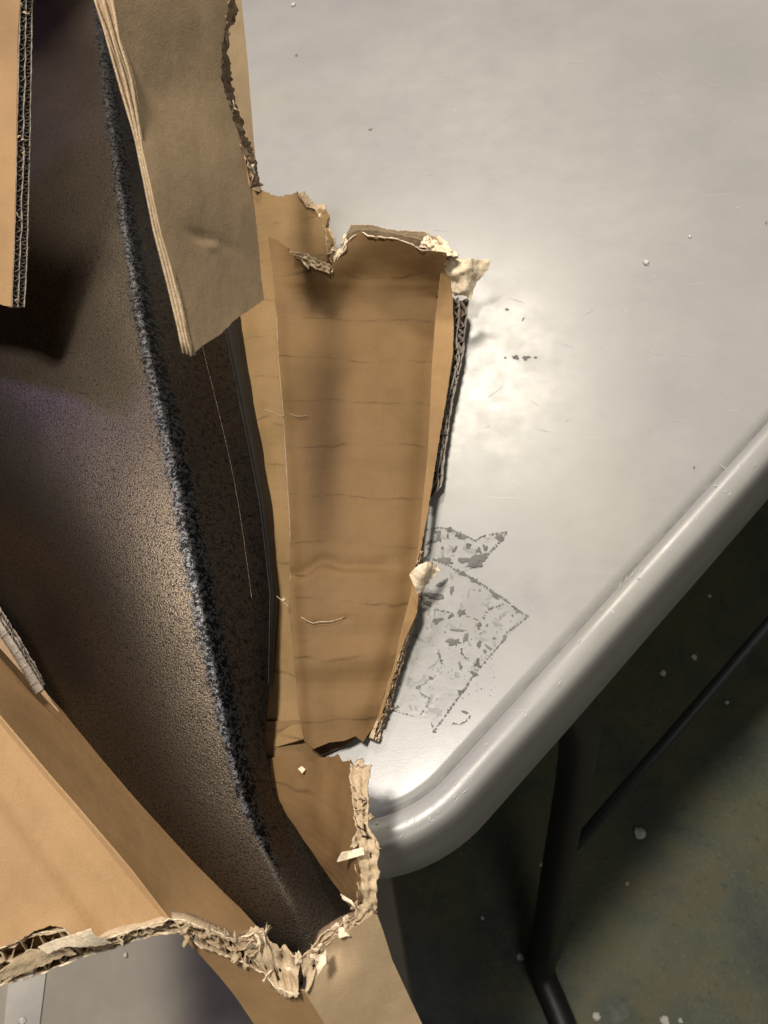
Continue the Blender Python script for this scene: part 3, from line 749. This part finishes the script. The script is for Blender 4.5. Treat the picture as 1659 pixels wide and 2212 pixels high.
pulp('torn_edge', [(718, 583, .094), (724, 560, .098), (737, 543, .104), (748, 522, .108)], [(719, 566, .088), (726, 547, .092), (737, 530, .096), (745, 505, .102)], box, TL, holes=.1, scraps=4, seed=16, zk=ZK, amp=.0012, deep=.003)
pulp('torn_edge', [(640, 556, .097), (670, 574, .098), (712, 592, .096)], [(628, 544, .100), (668, 552, .101), (714, 575, .098)], box, TP, holes=.0, scraps=3, seed=15, zk=ZK, amp=.0014, deep=.003)
fWe = tps(ctrlW)
keep(tube('slit_shade_line', bez([at_depth(x - 2.5, y, fWe(x, y) + .0012) for x, y in [(587, 530), (596, 600), (604, 768), (615, 897), (621, 1004), (630, 1154), (630, 1282)]], 12), .0007, FL, None, 6), box)  # thin tube added to stand for the shaded slit along this edge
# narrow flange folded up along the right side
FR = [(950, 569), (940, 680), (932, 789), (923, 961), (915, 1047), (902, 1175), (885, 1282), (864, 1364), (847, 1438), (827, 1505), (812, 1556)]
FO = [(960, 573), (972, 620), (977, 648), (979, 700), (977, 768), (970, 815), (964, 854), (943, 974), (921, 1111), (904, 1197), (888, 1243), (897, 1250), (920, 1262), (902, 1280), (896, 1327), (876, 1371), (859, 1411), (843, 1472), (829, 1519), (817, 1560)]
ctrlF = Zk(*([(x, y, z) for (x, y), z in zip(FR, [.086, .082, .078, .073, .070, .065, .061, .055, .047, .038, .032])] +
             [(x, y, z) for (x, y), z in zip(FO[::3], [.079, .072, .066, .058, .052, .048, .034])]))
sheet('flange', FR[:1] + [(x, y, .8) for x, y in FO] + [(812, 1556)] + FR[::-1][1:-1], ctrlF, KF, box, grid=8, step=4, rough=.0006, dz=lambda x, y: .0022)
# open flutes seen beside the flange
band('cut_edge', [(975, 640, .060), (979, 700, .058), (976, 768, .056), (963, 854, .054), (943, 974, .048), (930, 1055, .044)],
     [(1016, 645, .040), (1007, 708, .036), (999, 768, .033), (981, 856, .032), (964, 961, .028), (955, 1051, .026), (930, 1085, .028)], box, period=.012, deep=.008, m=FG, ml=FG, jit=.7, irregular=1.1, seed=21, zk=ZK)
band('cut_edge', [(905, 1190, .044), (894, 1240, .042), (896, 1290, .040), (884, 1350, .037), (862, 1411, .033), (845, 1472, .029), (830, 1519, .025), (815, 1560, .021), (805, 1596, .018)],
     [(915, 1190, .034), (906, 1240, .032), (908, 1295, .028), (896, 1350, .026), (880, 1391, .022), (864, 1452, .018), (850, 1500, .014), (836, 1550, .010), (815, 1602, .008)], box, period=.006, deep=.008, m=FL, ml=TP, jit=.9, irregular=.7, scraps=12, msc=TP, sz=(.001, .003), seed=22, zk=ZK)
# pale peeled corner
sheet('peeled_paper', [(955, 560), (968, 548, 2), (981, 549, 2), (1000, 561, 2), (1059, 560, 2), (1056, 575, 2), (1042, 596, 2), (1034, 612, 2), (1016, 648, 2), (998, 636, 2), (981, 641, 2), (969, 609)],
      Zk((955, 560, .083), (981, 549, .082), (1059, 560, .070), (1042, 600, .064), (1016, 646, .056), (975, 630, .066), (1005, 590, .079)), TL, box, grid=5, step=4, rough=.004, fscale=95)
def puff(name, px, py, z, rad, m, seed):
    """a wad of torn paper pulp"""
    c = at(px, py, z); rnd = random.Random(seed); V, Fc = [], []; nu, nv = 18, 12
    for j in range(nv + 1):
        for i in range(nu):
            a, b_ = 2 * math.pi * i / nu, math.pi * j / nv
            q = Vector((math.sin(b_) * math.cos(a), math.sin(b_) * math.sin(a), math.cos(b_)))
            rr = rad * (1 + .55 * noise.noise(q * 1.8 + Vector((seed, 0, 0))) + .16 * noise.noise(q * 4 + Vector((0, seed, 0))))
            V.append(c + Vector((q.x, q.y, q.z * .6)) * rr)
    for j in range(nv):
        for i in range(nu): Fc.append((j * nu + i, j * nu + (i + 1) % nu, (j + 1) * nu + (i + 1) % nu, (j + 1) * nu + i))
    o = link(name, V, Fc, m); return o
sheet('peeled_paper', [(884, 1242), (893, 1230, 1), (905, 1221, 1.5), (922, 1213, 1.5), (945, 1216, 1.5), (950, 1230, 1.5), (940, 1245, 1.5), (926, 1256, 1.5), (915, 1272, 1), (901, 1284), (893, 1262)],
      Zc((884, 1242, .036), (905, 1221, .038), (945, 1216, .024), (950, 1232, .022), (926, 1256, .024), (901, 1284, .026), (915, 1240, .036)), TL, box, grid=4, step=3, rough=.0022, fscale=130)
keep(puff('paper_wad', 556, 404, 0.0570, .0035, TP, 6), box)
# torn hairline cracks on the peeled face: raised pale lips
fW = tps(ctrlW)
def crack(pts, w, parent, m=TP, fn=None, lift=.0004):
    w *= .40
    fn = fn or fW
    P = bez([(x, y, 0) for x, y in pts], 6); V, Fc = [], []
    for i, p in enumerate(P):
        t = i / (len(P) - 1); ww = w * (math.sin(math.pi * min(1, t * .92 + .06)) ** .5) * (1 + .6 * noise.noise(Vector((p.x * .2, p.y * .2, 4))))
        a, b_ = P[max(i - 1, 0)], P[min(i + 1, len(P) - 1)]; dx, dy = (b_ - a).x, (b_ - a).y; L = math.hypot(dx, dy) + 1e-6
        jx = noise.noise(Vector((p.x * .25, p.y * .25, 7))) * 1.5
        for s_, lf in ((-1, 0), (0, lift), (1, .0)):
            x, y = p.x - dy / L * ww * s_ + jx, p.y + dx / L * ww * s_ + jx
            V.append(at_depth(x, y, fn(x, y) - .0006 - lf))
    for i in range(len(P) - 1):
        for k in (0, 1): a = i * 3 + k; Fc.append((a, a + 1, a + 4, a + 3))
    o = link('tear', V, Fc, m, None, True, .0003); keep(o, parent)
crack([(598, 1288), (612, 1300), (640, 1325), (672, 1345), (690, 1343), (715, 1342), (745, 1333)], 2.6, box)
crack([(570, 884), (590, 890), (608, 899), (622, 893), (640, 899), (664, 898)], 1.8, box)
crack([(632, 1240), (645, 1243), (658, 1241)], 1.2, box, KW)
keep(puff('paper_wad', 612, 1296, 0.0322, .0014, TP, 15), box)

# lower corner wall
ctrl2 = Zc((574, 1620, .013), (650, 1640, .024), (740, 1650, .052), (762, 1700, .062), (600, 1730, .018), (690, 1750, .042), (768, 1800, .066), (658, 1816, .020), (720, 1850, .046), (766, 1870, .066), (715, 1902, .026), (775, 1940, .062), (760, 1966, .045))
sheet('wall_tongue', [(560, 1560), (650, 1555), (785, 1560), (777, 1590, 1), (744, 1612, 1), (700, 1630, 1), (666, 1648, 1), (640, 1670), (600, 1680), (566, 1650)],
      Zc((560, 1560, .010), (650, 1555, .010), (785, 1560, .006), (777, 1590, .003), (744, 1612, .003), (700, 1630, .004), (640, 1670, .012), (566, 1650, .010)), KW, box, grid=8, step=4, rough=.0006)
sheet('corner_wall', [(566, 1640), (610, 1632), (655, 1650, 1), (668, 1646, 1), (690, 1637, 1), (725, 1634, 1), (731, 1629), (741, 1646, 1), (762, 1643), (757, 1660), (761, 1725, 1), (771, 1792, 1), (764, 1830, 1), (770, 1870, 1), (778, 1948), (768, 1972), (715, 1904), (658, 1818), (600, 1732)],
      ctrl2, KW, box, grid=8, step=4, rough=.0016)
pulp('torn_edge', [(757, 1642, .058), (759, 1690, .062), (764, 1740, .065), (770, 1792, .066), (766, 1830, .066), (770, 1870, .066), (776, 1920, .064), (768, 1962, .058)],
     [(803, 1655, .058), (792, 1696, .060), (794, 1740, .062), (795, 1787, .063), (812, 1818, .063), (814, 1879, .063), (812, 1930, .060), (811, 1972, .056)], box, TP, holes=.34, scraps=14, msc=TP, seed=31, amp=.0015)
pulp('torn_edge', [(768, 1955, .058), (766, 1980, .057), (726, 2006, .056), (690, 2025, .056), (672, 2052, .055), (645, 2070, .054)],
     [(811, 1968, .056), (795, 1985, .054), (738, 2016, .053), (697, 2045, .052), (690, 2085, .051), (660, 2142, .050)], box, TP, holes=.30, scraps=8, seed=32, amp=.0015)
for sp_, zz in (([(728, 1862, 1), (738, 1842, 1), (768, 1834, 1), (785, 1830), (786, 1846), (752, 1856)], .072), ([(756, 1950), (740, 1940, 1), (735, 1930), (760, 1945), (768, 1960)], .064), ([(686, 2108, 1), (683, 2088), (694, 2062), (702, 2052), (704, 2080, 1)], .062)):
    sheet('torn_flap', sp_, Zc(*[(x[0], x[1], zz + .002 * math.sin(i * 2.1)) for i, x in enumerate(sp_)]), TL, box, grid=5, rough=.001)

# lower left: bright side wall and its fold going down beside the shell
ctrlA = Zc((0, 1545, .122), (172, 1747, .108), (286, 1879, .098), (366, 1982, .088), (0, 2060, .108), (200, 2035, .098), (-300, 1300, .14), (-300, 2150, .12), (140, 1860, .108))
def dzA(x, y):
    v_ = 0
    for (x0, y0, x1, y1, a) in ((0, 1740, 205, 2010, -.0040), (30, 1640, 300, 1990, .0018)):
        L = math.hypot(x1 - x0, y1 - y0); dd = ((x - x0) * (y1 - y0) - (y - y0) * (x1 - x0)) / L
        v_ += a * (1 / (1 + math.exp(-dd / 6)) if a < 0 else math.exp(-(dd / 30) ** 2))
    v_ -= .004 * math.exp(-(((x - 125) / 45) ** 2 + ((y - 2030) / 28) ** 2)) * -1
    return v_
fA = tps(ctrlA)
cre = [(-300, 1225), (0, 1545), (90, 1652), (172, 1747), (286, 1879), (366, 1984)]
sheet('side_wall', cre + [(330, 1992, 1), (286, 2008, 1), (229, 2026, 1), (190, 2030, 2), (160, 2020, 2), (143, 2005, 1.5), (110, 1998, 1.5), (80, 2010, 2), (40, 2032, 1.5), (0, 2050, 1), (-300, 2150)], ctrlA, KR, box, grid=14, rough=.0003, dz=dzA)
ctrlAI = Zc(*[(x, y, z) for (x, y), z in zip(cre, [.14, .122, .115, .108, .098, .088])] + [(-300, 1060, .06), (0, 1385, .030), (60, 1450, .028), (154, 1558, .026), (286, 1707, .024), (458, 1896, .022), (560, 2010, .026), (600, 2060, .034), (450, 2010, .070), (520, 2040, .060)])
sheet('wall_fold', cre + [(420, 1998, 1), (470, 2018, 1), (520, 2040, 1), (570, 2060, 1), (612, 2074), (600, 2050), (560, 2006), (458, 1892), (286, 1704), (154, 1556), (60, 1450), (0, 1385), (-300, 1060)], ctrlAI, KR, box, grid=12, rough=.0002)
sheet('outer_layer', [(-200, 1160), (-20, 1322), (0, 1343), (50, 1420), (92, 1490, 1), (125, 1538), (90, 1500), (0, 1400), (-200, 1180)], Zc((-200, 1160, .08), (0, 1343, .07), (92, 1490, .058), (0, 1400, .06), (125, 1538, .05)), KO, box, grid=8, rough=.0003)
band('cut_edge', [(-60, 1285, .072), (0, 1345, .071), (50, 1420, .066), (92, 1490, .059)], [(-60, 1245, .060), (0, 1312, .060), (52, 1395, .055), (98, 1478, .050)], box, period=.006, deep=.006, m=FG, ml=FG, jit=.4, irregular=.5, seed=41)
U = [(-60, 2070, .112), (0, 2050, .108), (74, 2018, .104), (143, 2008, .102), (190, 2030, .099), (229, 2027, .097), (286, 2010, .094), (366, 1985, .088), (400, 1990, .084), (458, 2010, .076), (503, 2030, .068), (545, 2018, .064), (566, 2012, .062), (590, 2045, .057), (626, 2060, .054), (645, 2070, .054)]
Lw = [(-60, 2148, .100), (0, 2128, .096), (74, 2108, .092), (172, 2068, .090), (215, 2056, .088), (257, 2045, .087), (300, 2030, .085), (343, 2016, .083), (389, 2012, .078), (435, 2045, .070), (486, 2062, .062), (526, 2079, .057), (572, 2102, .052), (595, 2131, .050), (629, 2145, .049), (645, 2146, .049)]
pulp('torn_edge', U[10:], Lw[12:], box, TP, holes=.34, scraps=6, seed=52, amp=.0018, deep=.009)
band('torn_edge', U[:12], Lw[:13], box, period=.0085, deep=.008, m=TP, ml=TP, jit=.9, irregular=1.0, scraps=18, msc=TP, sz=(.0014, .0036), seed=51, out=.0013)
fray([(x, y + 1, z) for x, y, z in Lw], box, TL, .0005, 3)
fray([(x, y, z) for x, y, z in U[:13]], box, TL, .0004, 5)
sheet('torn_flap', [(82, 2046, 1), (112, 2034, 1), (150, 2022, 1), (197, 2005), (206, 2018, 1), (240, 2036, 2), (200, 2040, 1), (140, 2046, 2), (100, 2062, 2)], Zc((82, 2046, .104), (197, 2008, .112), (240, 2036, .100), (140, 2050, .108), (150, 2022, .112)), TL, box, grid=5, rough=.0015)
sheet('torn_flap', [(0, 2092), (30, 2070, 2), (62, 2052, 2), (100, 2058, 3), (150, 2048, 3), (165, 2060, 2), (120, 2078, 3), (60, 2094, 2), (0, 2112)], Zc((0, 2100, .104), (80, 2066, .104), (165, 2060, .098), (120, 2078, .099)), TP, box, grid=5, rough=.003, fscale=70)
for (x, y, w, h) in [(508, 2018, 4, 14), (486, 2010, 5, 10), (568, 2020, 6, 16), (452, 2000, 4, 10), (540, 2040, 10, 8), (575, 2005, 3, 12), (425, 2020, 5, 8)]:
    z = .078 - (x - 450) * .00013
    sheet('torn_flap', [(x - w, y + h), (x - w * .4, y - h * .3), (x + w * .2, y - h), (x + w * .5, y), (x + w, y + h)], Zc((x - w, y + h, z - .004), (x, y - h, z + .006), (x + w, y + h, z - .003), (x, y, z + .002)), TL, box, grid=4, step=3, rough=.001)

# lower flaps hanging past the corner of the table
sheet('lower_flap', [(383, 2008), (435, 2043), (486, 2061), (526, 2078), (572, 2101), (595, 2129), (660, 2143), (712, 2230), (760, 2330), (820, 2500), (720, 2500), (560, 2228), (500, 2140), (430, 2060)],
      Zc((389, 2010, .074), (435, 2044, .066), (572, 2101, .050), (660, 2143, .047), (712, 2230, .028), (820, 2500, -.03), (549, 2212, .016), (500, 2140, .035), (720, 2500, -.04)), KR, box, grid=12, rough=.0006)
sheet('lower_flap', [(658, 2143), (672, 2120, 1), (689, 2090, 1), (697, 2045, 1), (732, 2019, 1), (770, 2000, 1), (803, 1976), (815, 1976), (828, 2012), (847, 2073), (878, 2140), (912, 2212), (1040, 2500), (820, 2500), (760, 2330), (712, 2230)],
      Zc((658, 2143, .048), (697, 2045, .053), (770, 2000, .056), (813, 1976, .056), (847, 2073, .036), (912, 2212, .006), (712, 2230, .028), (820, 2500, -.03), (1040, 2500, -.05), (760, 2100, .043)), KO, box, grid=12, rough=.0007,
      dz=lambda x, y: -.0022 * math.exp(-(((x - 722) / 26) ** 2 + ((y - 2055) / 30) ** 2)))

# ---------------------------------------------------------------- crumbs
def crumb(px, py, z, rad, label, group, seed, flat=.6):
    o = puff('paper_crumb', px, py, z + rad * flat * .55, rad, CRM, seed)
    c = at(px, py, z)
    for v_ in o.data.vertices: v_.co = v_.co - c
    o.location = c
    tag(o, label, 'paper crumb', group)
gf, gt = 'white crumbs on the dark floor', 'small crumbs on the grey table'
for x, y, r_, lb in [(1382, 1800, 0.0072, 'biggest white crumb on the dark floor, right of the black table leg'),
                     (1123, 2067, 0.0043, 'round white crumb on the floor just left of the foot of the black table leg'),
                     (1436, 2204, 0.0051, 'white crumb on the greenish floor at the bottom of the picture'),
                     (1288, 2196, 0.0043, 'dim grey crumb on the floor below the foot of the table leg'),
                     (1499, 1419, 0.0043, 'pale crumb on the floor, upper one of the pair beyond the table edge'),
                     (1432, 1453, 0.0041, 'flat pale crumb on the floor, lower one of the pair beyond the table edge'),
                     (1355, 1909, 0.0019, 'tiny white crumb on the floor below the biggest crumb'),
                     (1170, 1868, 0.0024, 'tiny crumb on the floor touching the left outline of the table leg'),
                     (1533, 1287, 0.0022, 'tiny white crumb on the dark floor near the right end of the table rim'),
                     (1570, 1517, 0.0026, 'faint crumb on the floor beside the grey brace at the right'),
                     (1042, 1983, 0.0019, 'tiny dim crumb on the floor between the box corner and the table leg'),
                     (1470, 2205, 0.0026, 'small crumb right beside the white crumb at the bottom of the picture')]:
    crumb(x, y, -.74, r_, lb, gf, int(x) % 97 + 1)
for x, y, r_, lb in [(634, 10, 0.0026, 'white crumb on the table at the top of the picture beside the box flap'),
                     (1395, 567, 0.0024, 'pale crumb alone in the middle of the empty table top'),
                     (1490, 511, 0.0014, 'tiny white crumb on the table nearest its right side')]:
    crumb(x, y, 0, r_, lb, gt, int(x) % 97 + 1)
for x, y, r_, lb in [(48, 2204, 0.0030, 'white crumb on the pale strip of the low bench'), (270, 2063, 0.0019, 'tiny white crumb on the bench just under the torn cardboard edge')]:
    crumb(x, y, ZB + .002, r_, lb, 'crumbs on the low bench', int(x) % 97 + 1)
sc_ = [(644, 1661), (652, 1655), (660, 1662), (653, 1671)]
c = at(652, 1662, .0285)
o = link('paper_chip', [at(x, y, .029 + .001 * i) - c for i, (x, y) in enumerate(sc_)], [(0, 1, 2, 3)], TL, None, False, .0004); o.location = c
tag(o, 'small square chip of pale paper lying on the brown corner wall of the box', 'paper chip')
